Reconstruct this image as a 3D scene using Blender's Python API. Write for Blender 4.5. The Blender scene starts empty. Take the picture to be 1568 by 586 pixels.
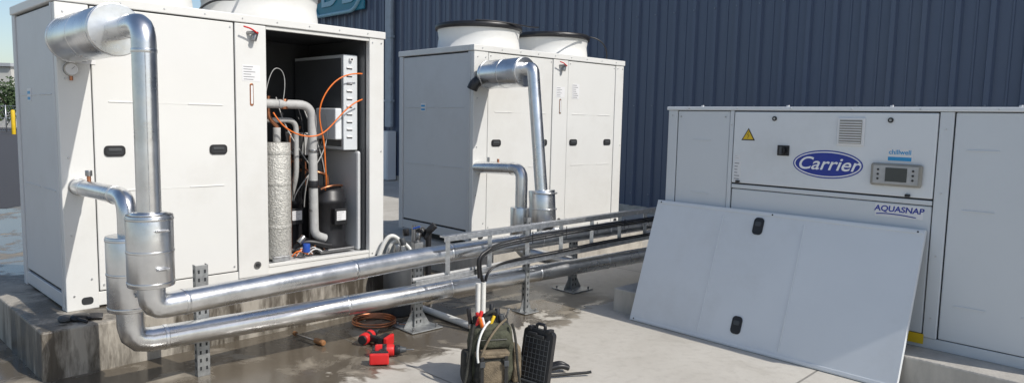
import bpy, bmesh, math, random
from mathutils import Vector, Matrix
random.seed(7)
sc=bpy.context.scene
R=math.radians
# ---------------------------------------------------------------- materials
def mat(name,col,rough=.5,metal=0.,var=.12,scale=6.,bump=0.,bscale=60.,stretch=(1,1,1),dirt=None,dirt_amt=0.,dlo=.52,dhi=.78,wetdirt=0.):
    m=bpy.data.materials.new(name); m.use_nodes=True
    nt=m.node_tree; N=nt.nodes; Lk=nt.links
    b=N["Principled BSDF"]
    b.inputs["Metallic"].default_value=metal
    tc=N.new("ShaderNodeTexCoord"); mp=N.new("ShaderNodeMapping"); mp.inputs["Scale"].default_value=stretch
    oi=N.new("ShaderNodeObjectInfo"); ml=N.new("ShaderNodeMath"); ml.operation='MULTIPLY'; ml.inputs[1].default_value=37.
    Lk.new(oi.outputs["Random"],ml.inputs[0]); cb=N.new("ShaderNodeCombineXYZ"); Lk.new(ml.outputs[0],cb.inputs[0]); Lk.new(ml.outputs[0],cb.inputs[2])
    Lk.new(cb.outputs[0],mp.inputs["Location"])
    Lk.new(tc.outputs["Object"],mp.inputs["Vector"])
    n=N.new("ShaderNodeTexNoise"); n.inputs["Scale"].default_value=scale; n.inputs["Detail"].default_value=6; n.inputs["Roughness"].default_value=.6
    Lk.new(mp.outputs["Vector"],n.inputs["Vector"])
    cr=N.new("ShaderNodeValToRGB"); cr.color_ramp.elements[0].position=.3; cr.color_ramp.elements[1].position=.7
    lo=[max(0,c*(1-var)) for c in col]; hi=[min(1,c*(1+var)) for c in col]
    cr.color_ramp.elements[0].color=(*lo,1); cr.color_ramp.elements[1].color=(*hi,1)
    Lk.new(n.outputs["Fac"],cr.inputs["Fac"])
    out=cr.outputs["Color"]
    rr=N.new("ShaderNodeMapRange"); rr.inputs[3].default_value=max(0,rough-.08); rr.inputs[4].default_value=min(1,rough+.12)
    Lk.new(n.outputs["Fac"],rr.inputs[0]); ro=rr.outputs[0]
    if dirt:
        n2=N.new("ShaderNodeTexNoise"); n2.inputs["Scale"].default_value=scale*.45; n2.inputs["Detail"].default_value=9; n2.inputs["Roughness"].default_value=.7
        Lk.new(mp.outputs["Vector"],n2.inputs["Vector"])
        r2=N.new("ShaderNodeValToRGB"); r2.color_ramp.elements[0].position=dlo; r2.color_ramp.elements[1].position=dhi
        r2.color_ramp.elements[1].color=(dirt_amt,)*3+(1,)
        Lk.new(n2.outputs["Fac"],r2.inputs["Fac"])
        mx=N.new("ShaderNodeMixRGB"); mx.inputs[2].default_value=(*dirt,1)
        Lk.new(r2.outputs["Color"],mx.inputs[0]); Lk.new(out,mx.inputs[1]); out=mx.outputs[0]
        if wetdirt:
            q=N.new("ShaderNodeMath"); q.operation='MULTIPLY_ADD'; Lk.new(r2.outputs["Color"],q.inputs[0]); q.inputs[1].default_value=-wetdirt; Lk.new(ro,q.inputs[2]); ro=q.outputs[0]
    Lk.new(out,b.inputs["Base Color"]); Lk.new(ro,b.inputs["Roughness"])
    if bump:
        n3=N.new("ShaderNodeTexNoise"); n3.inputs["Scale"].default_value=bscale; n3.inputs["Detail"].default_value=4
        Lk.new(mp.outputs["Vector"],n3.inputs["Vector"])
        bp=N.new("ShaderNodeBump"); bp.inputs["Strength"].default_value=bump; bp.inputs["Distance"].default_value=.01
        Lk.new(n3.outputs["Fac"],bp.inputs["Height"]); Lk.new(bp.outputs["Normal"],b.inputs["Normal"])
    return m
M={}
M['white']=mat("white_powder_coat",(.70,.70,.675),.42,0,.02,1.5,.06,3,dirt=(.45,.42,.36),dirt_amt=.42,dlo=.5,dhi=.8)
M['grey']=mat("light_grey_powder_coat",(.62,.65,.67),.42,0,.025,1.5,.05,3,dirt=(.44,.44,.42),dirt_amt=.3)
M['grey_lt']=mat("pale_grey_powder_coat",(.71,.735,.75),.40,0,.025,2,.06,3,dirt=(.48,.47,.44),dirt_amt=.40)
M['side']=mat("shaded_side_grey_coat",(.60,.61,.615),.45,0,.03,1.5,dirt=(.40,.39,.36),dirt_amt=.35)  # white coat greyed to put the sides' shade into colour; also grey liners
M['black']=mat("black_plastic",(.015,.015,.017),.4,0,.2,20)
M['rubber']=mat("black_rubber",(.02,.02,.02),.6,0,.3,15,.1)
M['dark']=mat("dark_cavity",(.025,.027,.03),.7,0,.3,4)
M['encl']=mat("enclosure_shade_grey",(.10,.105,.11),.4,.3,.1,3)  # dark grey carries the shade on the enclosure's left face
M['jacket']=mat("aluminium_pipe_jacket",(.70,.71,.72),.27,1,.14,5,.32,7,(1,1,1),dirt=(.34,.335,.32),dirt_amt=.6)
M['galv']=mat("galvanised_steel",(.56,.57,.58),.42,1,.22,30,.1,80)
M['galvdull']=mat("galvanised_strut",(.36,.37,.37),.5,.8,.25,25,.1,80)
M['steelclip']=mat("clip_steel",(.35,.35,.35),.35,1,.1,20)
M['wall']=mat("blue_grey_cladding",(.090,.118,.178),.36,.0,.05,1.2,dirt=(.125,.15,.195),dirt_amt=.5,stretch=(1,1,.2))
M['screw']=mat("screw_head",(.20,.23,.28),.4,.5)
M['flash']=mat("grey_flashing",(.30,.35,.40),.4)
M['teal']=mat("teal_sign_face",(.01,.18,.26),.35)
M['ltblue']=mat("sign_edge",(.25,.45,.55),.4)
M['concrete']=mat("pad_concrete",(.44,.415,.37),.85,0,.16,7,.5,40,dirt=(.16,.148,.125),dirt_amt=1.,stretch=(1,1,.35))
M['concrete_wet']=mat("damp_pad_concrete",(.37,.34,.29),.85,0,.18,6,.5,40,dirt=(.075,.063,.048),dirt_amt=1.,stretch=(1.2,1.2,.22),dlo=.44,dhi=.55,wetdirt=.5)
M['foil']=mat("bubble_foil_insulation",(.55,.54,.50),.42,.35,.3,60,.9,90)
M['greypipe']=mat("grey_foam_pipe",(.42,.42,.41),.6,0,.15,12,.15)
M['copper']=mat("copper_tube",(.50,.22,.12),.35,1,.2,20)
M['orange']=mat("orange_wire",(.75,.17,.02),.45)
M['red']=mat("red_tool_plastic",(.62,.02,.02),.4,0,.1,12)
M['blue']=mat("blue_valve",(.02,.08,.40),.4)
M['pvc']=mat("white_conduit",(.70,.70,.67),.35,0,.05,8,dirt=(.4,.36,.3),dirt_amt=.4)
M['label']=mat("paper_label",(.74,.74,.74),.5,0,.03,5)
M['ink']=mat("label_ink",(.16,.16,.18),.6)
M['logo']=mat("logo_blue",(.012,.035,.30),.3)
M['logow']=mat("logo_white",(.85,.85,.85),.4)
M['sky_blue']=mat("sticker_blue",(.02,.30,.60),.4)
M['yellow']=mat("yellow_plastic",(.75,.50,.02),.45)
M['screen']=mat("lcd_screen",(.05,.06,.06),.15,0,.1,4)
M['beige']=mat("display_bezel",(.30,.285,.25),.45)
M['bag']=mat("bag_canvas",(.035,.035,.030),.9,0,.5,25,.6,120)
M['tan']=mat("bag_tan_canvas",(.17,.135,.09),.9,0,.45,18,.6,120)
M['olive']=mat("bag_olive_canvas",(.065,.068,.045),.9,0,.45,18,.6,120)
M['wood']=mat("wood_handle",(.28,.13,.05),.6,0,.2,20)
M['asphalt']=mat("asphalt",(.055,.055,.06),.9,0,.2,30)
M['shed']=mat("pale_cladding",(.55,.54,.50),.6,0,.04,.3)
M['roof']=mat("roof_sheet",(.4,.42,.44),.5)
M['bark']=mat("bark",(.09,.065,.045),.9)
M['leaf']=mat("leaf",(.05,.085,.03),.8,0,.5,1.2)
M['foam']=mat("yellow_foam_edge",(.55,.42,.20),.8,0,.15,20)
M['greyplastic']=mat("dark_grey_vessel",(.06,.065,.07),.5,0,.2,5)
# ---------------------------------------------------------------- helpers
def link(o,g=None,m=None):
    sc.collection.objects.link(o)
    if g: o.parent=g
    if m: o.data.materials.append(M[m])
    return o
def group(name,loc=(0,0,0),yaw=0,tilt=None):
    e=bpy.data.objects.new(name,None); e.location=loc; e.rotation_euler=(tilt[0] if tilt else 0,tilt[1] if tilt else 0,yaw)
    e.empty_display_size=.1; sc.collection.objects.link(e); return e
def obj_from_bm(bm,name,g,m,smooth=False):
    me=bpy.data.meshes.new(name); bm.normal_update(); bm.to_mesh(me); bm.free()
    if smooth:
        for p in me.polygons: p.use_smooth=True
    return link(bpy.data.objects.new(name,me),g,m)
def addbev(o,w,seg=2):
    md=o.modifiers.new("b",'BEVEL'); md.width=w; md.segments=seg; md.limit_method='ANGLE'; md.angle_limit=R(40); return o
def box(g,name,x,y,z,m,bev=.003,rot=None,seg=2):
    bm=bmesh.new(); c=Vector(((x[0]+x[1])/2,(y[0]+y[1])/2,(z[0]+z[1])/2))
    bmesh.ops.create_cube(bm,size=1,matrix=Matrix.Diagonal((x[1]-x[0],y[1]-y[0],z[1]-z[0],1)))
    o=obj_from_bm(bm,name,g,m); o.location=c
    if rot: o.rotation_euler=rot
    if bev: addbev(o,bev,seg)
    return o
def rplate(g,name,a,z,w,h,y0,y1,r,m,n=6):
    bm=bmesh.new(); vs=[]
    for cx,cz,t0_ in ((w/2-r,h/2-r,0),(-w/2+r,h/2-r,90),(-w/2+r,-h/2+r,180),(w/2-r,-h/2+r,270)):
        for i in range(n+1):
            t=R(t0_+90*i/n); vs.append(bm.verts.new((a+cx+r*math.cos(t),y1,z+cz+r*math.sin(t))))
    f=bm.faces.new(vs); e=bmesh.ops.extrude_face_region(bm,geom=[f])
    bmesh.ops.translate(bm,verts=[q for q in e['geom'] if isinstance(q,bmesh.types.BMVert)],vec=(0,y0-y1,0))
    bmesh.ops.recalc_face_normals(bm,faces=bm.faces)
    o=obj_from_bm(bm,name,g,m); return addbev(o,.0015,2)
def axis_mat(p0,p1):
    p0,p1=Vector(p0),Vector(p1); d=(p1-p0); z=d.normalized()
    up=Vector((0,0,1)) if abs(z.z)<.95 else Vector((0,1,0))
    x=up.cross(z).normalized(); y=z.cross(x)
    mt=Matrix((x,y,z)).transposed().to_4x4(); mt.translation=(p0+p1)/2; return mt,d.length
def cyl(g,name,p0,p1,r,m,r2=None,seg=40,bev=.002):
    mt,l=axis_mat(p0,p1)
    bm=bmesh.new(); bmesh.ops.create_cone(bm,cap_ends=True,segments=seg,radius1=r,radius2=r if r2 is None else r2,depth=l)
    for f in bm.faces: f.smooth=len(f.verts)==4
    me=bpy.data.meshes.new(name); bm.to_mesh(me); bm.free()
    o=link(bpy.data.objects.new(name,me),g,m); o.matrix_local=mt
    if bev: addbev(o,bev)
    return o
def beam(g,name,p0,p1,w,h,m,bev=.002):
    mt,l=axis_mat(p0,p1)
    bm=bmesh.new(); bmesh.ops.create_cube(bm,size=1,matrix=Matrix.Diagonal((w,h,l,1)))
    o=obj_from_bm(bm,name,g,m); o.matrix_local=mt
    if bev: addbev(o,bev)
    return o
def fillet(pts,rad,n=8):
    pts=[Vector(p) for p in pts]; out=[pts[0]]
    for i in range(1,len(pts)-1):
        a,b,c=pts[i-1],pts[i],pts[i+1]; u=(a-b); v=(c-b)
        rr=min(rad,u.length*.49,v.length*.49); u.normalize(); v.normalize()
        for k in range(n+1):
            t=k/n; p=(b+u*rr)*(1-t)**2+b*2*t*(1-t)*1+(b+v*rr)*t*t
            out.append(p)
    out.append(pts[-1]); return out
def tube(g,name,pts,r,m,rad=.08,n=8,smooth=False,res=6,cap=True):
    cu=bpy.data.curves.new(name,'CURVE'); cu.dimensions='3D'; cu.bevel_depth=r; cu.bevel_resolution=res; cu.use_fill_caps=cap
    if smooth:
        s=cu.splines.new('NURBS'); s.points.add(len(pts)-1)
        for q,p in zip(s.points,pts): q.co=(*p,1)
        s.use_endpoint_u=True; s.order_u=min(4,len(pts)); s.resolution_u=10
    else:
        P=fillet(pts,rad,n) if rad else [Vector(p) for p in pts]
        s=cu.splines.new('POLY'); s.points.add(len(P)-1)
        for q,p in zip(s.points,P): q.co=(*p,1)
    return link(bpy.data.objects.new(name,cu),g,m)
def text(g,name,body,loc,size,m,shear=0,ext=.0006,ox=1,bold=0):
    cu=bpy.data.curves.new(name,'FONT'); cu.body=body; cu.size=size; cu.shear=shear; cu.extrude=ext; cu.offset=bold
    cu.align_x='CENTER'; cu.align_y='CENTER'
    o=link(bpy.data.objects.new(name,cu),g,m); o.location=loc; o.rotation_euler=(R(90),0,0); o.scale=(ox,1,1); return o
def disc(g,name,c,ra,rz,th,m,seg=64):
    bm=bmesh.new(); bmesh.ops.create_cone(bm,cap_ends=True,segments=seg,radius1=1,radius2=1,depth=1)
    bmesh.ops.rotate(bm,verts=bm.verts,matrix=Matrix.Rotation(R(90),3,'X'))
    bmesh.ops.scale(bm,verts=bm.verts,vec=(ra,th,rz))
    o=obj_from_bm(bm,name,g,m); o.location=c; return o
def lathe(g,name,prof,m,loc=(0,0,0),seg=56):
    bm=bmesh.new(); rings=[]
    for r,z in prof:
        rings.append([bm.verts.new((r*math.cos(2*math.pi*i/seg),r*math.sin(2*math.pi*i/seg),z)) for i in range(seg)])
    for a,b in zip(rings,rings[1:]):
        for i in range(seg):
            f=bm.faces.new((a[i],a[(i+1)%seg],b[(i+1)%seg],b[i])); f.smooth=True
    me=bpy.data.meshes.new(name); bm.to_mesh(me); bm.free()
    o=link(bpy.data.objects.new(name,me),g,m); o.location=loc
    return o
def band(g,name,p0,p1,t,r,w,m='jacket'):
    p0,p1=Vector(p0),Vector(p1); d=(p1-p0).normalized(); c=p0.lerp(p1,t)
    cyl(g,name,c-d*w/2,c+d*w/2,r,m,bev=.001)
# ---------------------------------------------------------------- ground
def ground():
    bm=bmesh.new(); s=400
    vs=[bm.verts.new(p) for p in ((-s,-60,0),(s,-60,0),(s,s,0),(-s,s,0))]; bm.faces.new(vs)
    m=bpy.data.materials.new("yard_concrete"); m.use_nodes=True; nt=m.node_tree; N=nt.nodes; L=nt.links; b=N["Principled BSDF"]
    tc=N.new("ShaderNodeTexCoord")
    def math_(op,a,b_=None,c=None):
        n=N.new("ShaderNodeMath"); n.operation=op
        for i,v in enumerate((a,b_,c)):
            if v is None: continue
            if hasattr(v,'links'): L.new(v,n.inputs[i])
            else: n.inputs[i].default_value=v
        return n.outputs[0]
    def dot(vec,off):
        n=N.new("ShaderNodeVectorMath"); n.operation='DOT_PRODUCT'; L.new(tc.outputs["Object"],n.inputs[0]); n.inputs[1].default_value=vec
        return math_('ADD',n.outputs["Value"],off)
    def noise(sc_,det=6,rough=.6,dist=0):
        n=N.new("ShaderNodeTexNoise"); n.inputs["Scale"].default_value=sc_; n.inputs["Detail"].default_value=det; n.inputs["Roughness"].default_value=rough; n.inputs["Distortion"].default_value=dist
        L.new(tc.outputs["Object"],n.inputs["Vector"]); return n.outputs["Fac"]
    def ss(v,a,b_):
        n=N.new("ShaderNodeMapRange"); n.interpolation_type='SMOOTHSTEP'; L.new(v,n.inputs[0]); n.inputs[1].default_value=a; n.inputs[2].default_value=b_; return n.outputs[0]
    big=noise(.7,8,.65); fine=noise(14,8,.7); mid=noise(2.4,8,.6,.6); vf=noise(90,4,.6)
    d=dot((.723,-.690,0),2.87*.723+4.446*.690)   # outwards from first chiller
    a=dot((.690,.723,0),2.87*.690-4.446*.723)    # along it
    dn=math_('ADD',d,math_('MULTIPLY',math_('SUBTRACT',mid,.5),1.8))
    wet=math_('MULTIPLY',math_('SUBTRACT',1.,ss(dn,1.50,1.60)),math_('SUBTRACT',1.,ss(math_('ADD',a,math_('MULTIPLY',mid,1.6)),4.4,4.9)))
    wet=math_('MULTIPLY',wet,ss(a,-3.0,-1.2))
    soak=math_('MULTIPLY',wet,ss(math_('ADD',math_('MULTIPLY',big,.5),math_('MULTIPLY',mid,.7)),.47,.60))
    def mix(f,c1,c2):
        n=N.new("ShaderNodeMixRGB")
        for i,v in enumerate((f,c1,c2)):
            if hasattr(v,'links'): L.new(v,n.inputs[i])
            elif isinstance(v,float): n.inputs[i].default_value=v
            else: n.inputs[i].default_value=(*v,1)
        return n.outputs[0]
    col=mix(ss(big,.3,.7),(.46,.43,.375),(.55,.52,.46))
    col=mix(math_('MULTIPLY',ss(fine,.45,.75),.42),col,(.34,.31,.265))
    col=mix(math_('MULTIPLY',ss(mid,.5,.75),.34),col,(.30,.27,.22))
    col=mix(math_('MULTIPLY',ss(vf,.55,.75),.25),col,(.30,.28,.25))
    col=mix(math_('MULTIPLY',wet,.66),col,(.21,.17,.115))
    col=mix(math_('MULTIPLY',soak,.85),col,(.075,.06,.042))
    j1=math_('ABSOLUTE',math_('SUBTRACT',math_('FRACT',math_('DIVIDE',math_('ADD',dot((.693,.721,0),0.),60-3.35),3.6)),.5))
    j2=math_('ABSOLUTE',math_('SUBTRACT',math_('FRACT',math_('DIVIDE',math_('ADD',dot((.721,-.693,0),0.),60+1.1),4.1)),.5))
    line=math_('MAXIMUM',math_('SUBTRACT',1.,ss(j1,.0012,.003)),math_('SUBTRACT',1.,ss(j2,.001,.0026)))
    col=mix(math_('MULTIPLY',line,.7),col,(.14,.13,.115))
    L.new(col,b.inputs["Base Color"])
    rg=math_('SUBTRACT',.88,math_('MULTIPLY',soak,.72)); L.new(rg,b.inputs["Roughness"])
    bp=N.new("ShaderNodeBump"); bp.inputs["Strength"].default_value=.4; bp.inputs["Distance"].default_value=.006
    h=math_('SUBTRACT',math_('MULTIPLY',math_('ADD',fine,math_('MULTIPLY',vf,.4)),math_('SUBTRACT',1.,math_('MULTIPLY',soak,.93))),line)
    L.new(h,bp.inputs["Height"]); L.new(bp.outputs["Normal"],b.inputs["Normal"])
    me=bpy.data.meshes.new("ground"); bm.to_mesh(me); bm.free(); o=link(bpy.data.objects.new("ground",me)); o.data.materials.append(m)
ground()
bm=bmesh.new(); vs=[bm.verts.new(p) for p in ((-60,11.0,.004),(-8.2,11.3,.004),(-9.5,30,.004),(-9,60,.004),(-120,70,.004))]; bm.faces.new(vs)
obj_from_bm(bm,"asphalt_road",None,'asphalt')
# ---------------------------------------------------------------- warehouse building
B=group("warehouse_building",(5.137,9.556,0),-.805)
def cladding():
    a0,a1=-18.,14.; pitch=.38; H0,H1=.12,7.6
    prof=[]; a=a0
    while a<a1:
        prof+=[(a,0),(a+.022,-.055),(a+.082,-.055),(a+.104,0),(a+.235,0),(a+.241,-.012),(a+.262,-.012),(a+.268,0)]; a+=pitch
    prof.append((a,0))
    bm=bmesh.new(); lo=[bm.verts.new((x,y,H0)) for x,y in prof]; hi=[bm.verts.new((x,y,H1)) for x,y in prof]
    for i in range(len(prof)-1): bm.faces.new((lo[i],lo[i+1],hi[i+1],hi[i]))
    obj_from_bm(bm,"cladding",B,'wall')
    bm=bmesh.new()
    for z in (.35,1.9,3.45,5.0,6.5):
        a=a0
        while a<a1:
            bmesh.ops.create_cube(bm,size=.02,matrix=Matrix.Translation((a+.052,-.06,z))); a+=pitch
    obj_from_bm(bm,"screws",B,'screw')
cladding()
box(B,"core",(-18,14.1),(.01,20),(0,7.58),'wall',0)
box(B,"plinth",(-18.05,14.1),(-.03,.009),(0,.12),'concrete',.005)
box(B,"eave_gutter",(-18.1,14.2),(-.25,-.06),(7.5,7.75),'flash',.02)
box(B,"roof",(-18.2,14.3),(-.2,20.2),(7.76,7.9),'roof',0)
box(B,"downpipe",(-12.02,-11.76),(-.17,-.062),(1.35,7.5),'flash',.03)
for z in (2,3.6,5.2): box(B,"downpipe_bracket",(-12.06,-11.72),(-.178,-.063),(z,z+.05),'flash',.004)
box(B,"meter_box",(-12.08,-11.64),(-.32,-.062),(.02,1.26),'grey',.01)
box(B,"meter_box_door",(-12.05,-11.67),(-.332,-.322),(.06,1.22),'grey_lt',.004)
S=group("wall_sign"); S.parent=B; S.location=(-14.3,-.14,0)
box(S,"panel",(-1.3,1.3),(-.03,.03),(4.42,6.0),'teal',.02)
tube(S,"border",[(-1.28,-.05,6.0),(-1.28,-.05,4.6),(-1.1,-.05,4.42),(.9,-.05,4.42),(1.28,-.05,4.9),(1.28,-.05,6.0)],.05,'ltblue',rad=.3)
text(S,"lettering","DB",(0,-.05,5.1),1.5,'ltblue',ext=.01)
# ---------------------------------------------------------------- concrete pads
P=group("concrete_pad",(-2.870,4.446,0),.8086)
box(P,"slab",(-.23,2.66),(-.39,1.45),(-.05,.3),'concrete_wet',.012)
P=group("concrete_pad",(-.415,7.212,0),.742)
box(P,"slab",(-.2,2.6),(-.25,1.6),(-.05,.25),'concrete',.012)
P=group("concrete_pad",(1.2874,5.8552,0),-.805)
box(P,"slab",(-.3,3.4),(-.27,2.3),(-.05,.2),'concrete',.012)
# ---------------------------------------------------------------- white chillers
def handle(g,a,z,y=-.004,vert=False,w=.13,h=.072):
    if vert: w,h=h,w
    r=min(w,h)*.36
    rplate(g,"handle_rim",a,z,w,h,y-.007,y,r,'black')
    rplate(g,"handle_recess",a,z,w*.80,h*.70,y-.0085,y-.0071,r*.7,'dark')
    rplate(g,"handle_grip",a,z+h*.12,w*.62,h*.26,y-.0125,y-.0087,min(w*.62,h*.26)*.35,'greyplastic')
def bolts(g,pts,y,r=.007,m='galv'):
    bm=bmesh.new()
    for a,z in pts:
        bmesh.ops.create_cone(bm,cap_ends=True,segments=10,radius1=r,radius2=r*.8,depth=.006,matrix=Matrix.Translation((a,y,z))@Matrix.Rotation(R(90),4,'X'))
    obj_from_bm(bm,"bolts",g,m)
def label(g,a,z,w,h,y,lines=4,col='label'):
    box(g,"label",(a-w/2,a+w/2),(y-.0015,y),(z-h/2,z+h/2),col,0)
    bm=bmesh.new()
    for i in range(lines):
        zz=z+h/2-(i+.7)*h/(lines+.4); ww=w*random.uniform(.4,.8)
        bmesh.ops.create_cube(bm,size=1,matrix=Matrix.Translation((a-w*.44+ww/2,y-.002,zz))@Matrix.Diagonal((ww,.0008,h*.035,1)))
    obj_from_bm(bm,"label_print",g,'ink')
def fan(g,a,b,z,r=.48,h=.28):
    lathe(g,"fan_shroud",[(r*1.03,z),(r*1.03,z+.025),(r*.985,z+.03),(r*.95,z+h*.6),(r*.985,z+h*.93),(r*1.0,z+h),(r*.96,z+h),(r*.9,z+h*.6),(r*.93,z+.0)],'white',(a,b,0))
    lathe(g,"shroud_rim",[(r*.99,z+h-.03),(r*1.03,z+h-.03),(r*1.035,z+h+.022),(r*.99,z+h+.035),(r*.9,z+h+.03)],'black',(a,b,0))
    for i,k in enumerate((.95,.82,.69,.56,.43,.30,.17)):
        pts=[(a+r*k*math.cos(t*math.pi/16),b+r*k*math.sin(t*math.pi/16),z+h+.03+.04*(1-k)) for t in range(33)]
        tube(g,"guard_ring",pts,.005,'black',rad=0,res=1,cap=False)
    for i in range(12):
        t=i*math.pi/6+.2; c,s=math.cos(t),math.sin(t)
        tube(g,"guard_spoke",[(a+.1*c*r,b+.1*s*r,z+h+.07),(a+r*.98*c,b+r*.98*s,z+h+.03)],.005,'black',rad=0,res=1)
    cyl(g,"fan_motor",(a,b,z+.05),(a,b,z+h+.04),.09,'dark')
    for i in range(5):
        t=i*2*math.pi/5; box(g,"fan_blade",(a+.26*math.cos(t)-.18,a+.26*math.cos(t)+.18),(b+.26*math.sin(t)-.07,b+.26*math.sin(t)+.07),(z+.12,z+.13),'dark',.002,rot=(.35,0,t))
def chiller(loc,yaw,L,W,zb,h,opened,fans):
    g=group("air_cooled_chiller",loc,yaw); zt=zb+h
    pw=.19
    box(g,"base_rail_front",(.0,L),(.004,.06),(zb+.012,zb+.105),'white',.004)
    box(g,"base_rail_side",(.004,.06),(.061,W),(zb+.012,zb+.105),'side',.004)
    box(g,"base_rail_end",(L-.06,L-.004),(.061,W),(zb+.012,zb+.105),'side',.004)
    box(g,"floor_tray",(.061,L-.061),(.061,W),(zb+.08,zb+.115),'side',0)
    box(g,"corner_post",(0,pw),(-.006,.05),(zb+.0,zt-.062),'white',.006)
    box(g,"corner_post_side",(-.004,.05),(.0505,.09),(zb+.0,zt-.062),'side',.004)
    box(g,"rear_post",(-.004,.05),(W-.07,W+.002),(zb,zt-.062),'side',.006)
    box(g,"end_post",(L-.15,L),(-.006,.05),(zb+.0,zt-.062),'white',.006)
    box(g,"rear_end_post",(L-.05,L),(W-.07,W+.002),(zb,zt-.062),'side',.006)
    box(g,"top_rail",(-.012,L+.012),(-.016,.07),(zt-.06,zt),'white',.006)
    box(g,"top_rail_side",(-.012,.05),(.0705,W+.01),(zt-.06,zt),'white',.006)
    box(g,"top_deck",(.05,L+.01),(.0705,W+.01),(zt-.055,zt-.012),'white',.006)
    box(g,"shadow_gap_front",(.02,L-.02),(.012,.03),(zb+.106,zt-.061),'dark',0) if not opened else None
    box(g,"side_panel",(.008,.05),(.0905+.004,W-.075),(zb+.125,zt-.075),'side',.006)
    box(g,"side_shadow_gap",(.02,.045),(.0502,W-.0705),(zb+.106,zt-.063),'dark',0)
    for z in (zb+.77,zb+1.40):
        box(g,"side_pressing",(.003,.009),(.16,W*.42),(z,z+.008),'side',.002)
        box(g,"side_pressing",(.003,.009),(W*.5,W-.14),(z,z+.008),'side',.002)
    box(g,"end_panel",(L-.05,L-.008),(.051,W-.071),(zb+.125,zt-.062),'side',.004)
    box(g,"rear_panel",(.051,L-.051),(W-.03,W),(zb+.1,zt-.06),'side',.004)
    c0=1.145;c1=1.395
    def door(a0,a1):
        box(g,"access_door",(a0+.005,a1-.005),(-.003,.03),(zb+.112,zt-.067),'white',.007)
        box(g,"door_gap",(a0-.004,a1+.004),(.0045,.0295),(zb+.107,zt-.063),'dark',0) if opened else None
        w=a1-a0
        for z in (zb+.77,zb+1.36):
            for k in ((.10,.36),(.64,.90)):
                box(g,"door_pressing",(a0+w*k[0],a0+w*k[1]),(-.0075,-.0025),(z,z+.009),'white',.003)
            box(g,"door_crease",(a0+w*.36,a0+w*.64),(-.0045,-.0025),(z+.001,z+.005),'white',0)
        bolts(g,[(a0+.03,zb+.15),(a1-.03,zb+.15),(a0+.03,zt-.1),(a1-.03,zt-.1)],-.006)
    door(pw+.002,c0)
    handle(g,.315,zb+1.04); handle(g,1.01,zb+1.04)
    box(g,"service_column",(c0+.003,c1-.003),(-.009,.045),(zb+.05,zt-.066),'white',.006)
    label(g,(c0+c1)/2,zb+1.61,.14,.12,-.009,6)
    rplate(g,"sight_slot",(c0+c1)/2,zb+1.45,.03,.17,-.012,-.009,.013,'copper')
    rplate(g,"sight_slot_glass",(c0+c1)/2+.001,zb+1.45,.016,.14,-.0135,-.0122,.007,'label')
    disc(g,"drain_port",(c0+.15,-.012,zb+.14),.028,.028,.012,'steelclip')
    disc(g,"drain_port_hub",(c0+.15,-.02,zb+.14),.014,.014,.012,'dark')
    cyl(g,"valve_stem",(c0+.1,-.009,zt-.13),(c0+.13,-.07,zt-.13),.012,'steelclip')
    tube(g,"valve_lever",[(c0+.04,-.075,zt-.095),(c0+.09,-.08,zt-.105),(c0+.15,-.075,zt-.135)],.006,'red',rad=.02)
    cyl(g,"valve_body",(c0+.13,-.045,zt-.19),(c0+.15,-.045,zt-.12),.02,'steelclip')
    bolts(g,[(.045,z) for z in (zb+.1,zb+.5,zb+1.,zb+1.5,zt-.12)]+[(.15,zb+.2),(.15,zt-.12),(L-.03,zb+.1),(L-.12,zb+.1),(L-.03,zt-.1),(L-.12,zt-.1),(L-.03,zb+1.)],-.009)
    bolts(g,[(k*L/9+.1,zt-.03) for k in range(9)],-.019,.006)
    rplate(g,"lifting_slot",.12,zb+.058,.07,.05,-.0085,-.006,.02,'dark')
    rplate(g,"lifting_slot",L-.07,zb+.058,.06,.05,-.0085,-.006,.02,'dark')
    box(g,"side_label",(.0025,.0075),(W*.62,W*.62+.09),(zb+1.36,zb+1.45),'label',0)
    for k in (0,1): box(g,"side_label_mark",(.0008,.0022),(W*.62+.01,W*.62+.08),(zb+1.37+k*.04,zb+1.39+k*.04),'sky_blue',0)
    if not opened:
        door(c1,L-.152); handle(g,1.51,zb+1.04); handle(g,2.12,zb+1.04)
        label(g,1.53,zb+1.63,.12,.17,-.004,7)
    else:
        box(g,"bay_side_liner",(c1-.04,c1-.02),(.046,1.0),(zb+.1,zt-.062),'side',0)
        box(g,"bay_side_liner",(L-.16,L-.151),(.055,1.0),(zb+.1,zt-.062),'encl',0)
        box(g,"bay_sheet",(L-.20,L-.162),(.10,.95),(zb+.12,zb+1.0),'side',.02)
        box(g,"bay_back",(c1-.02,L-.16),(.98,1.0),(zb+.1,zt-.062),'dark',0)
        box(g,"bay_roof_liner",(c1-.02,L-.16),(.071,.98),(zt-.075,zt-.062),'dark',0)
        box(g,"bay_header",(c1,L-.151),(.0,.03),(zt-.09,zt-.063),'white',.003)
        box(g,"bay_sill",(c1,L-.151),(-.003,.03),(zb+.105,zb+.13),'white',.003)
    for a in fans: fan(g,a,W*.52,zt-.012)
    return g
G1=chiller((-2.870,4.446,0),.8086,2.488,1.104,.3,2.038,True,(.58,1.64))
G2=chiller((-.415,7.212,0),.742,2.3975,1.35,.317,2.038,False,(.64,1.80))
for a in (.1,1.2,2.2):
    box(G2,"rubber_foot",(a,a+.15),(.05,1.2),(.25,.316),'rubber',.004)
tube(G1,"fan_cable",[(.95,.2,2.33),(1.02,.1,2.45),(1.18,.05,2.42),(1.3,.12,2.5),(1.34,.2,2.6)],.008,'black',smooth=True)
label(G1,1.64,2.47,.07,.05,W_:=.088,2) if False else None
tube(G2,"fan_cable",[(1.2,.35,2.60),(1.3,.1,2.62),(1.5,.1,2.55),(1.7,.15,2.62),(1.9,.2,2.60)],.009,'black',smooth=True)
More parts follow.
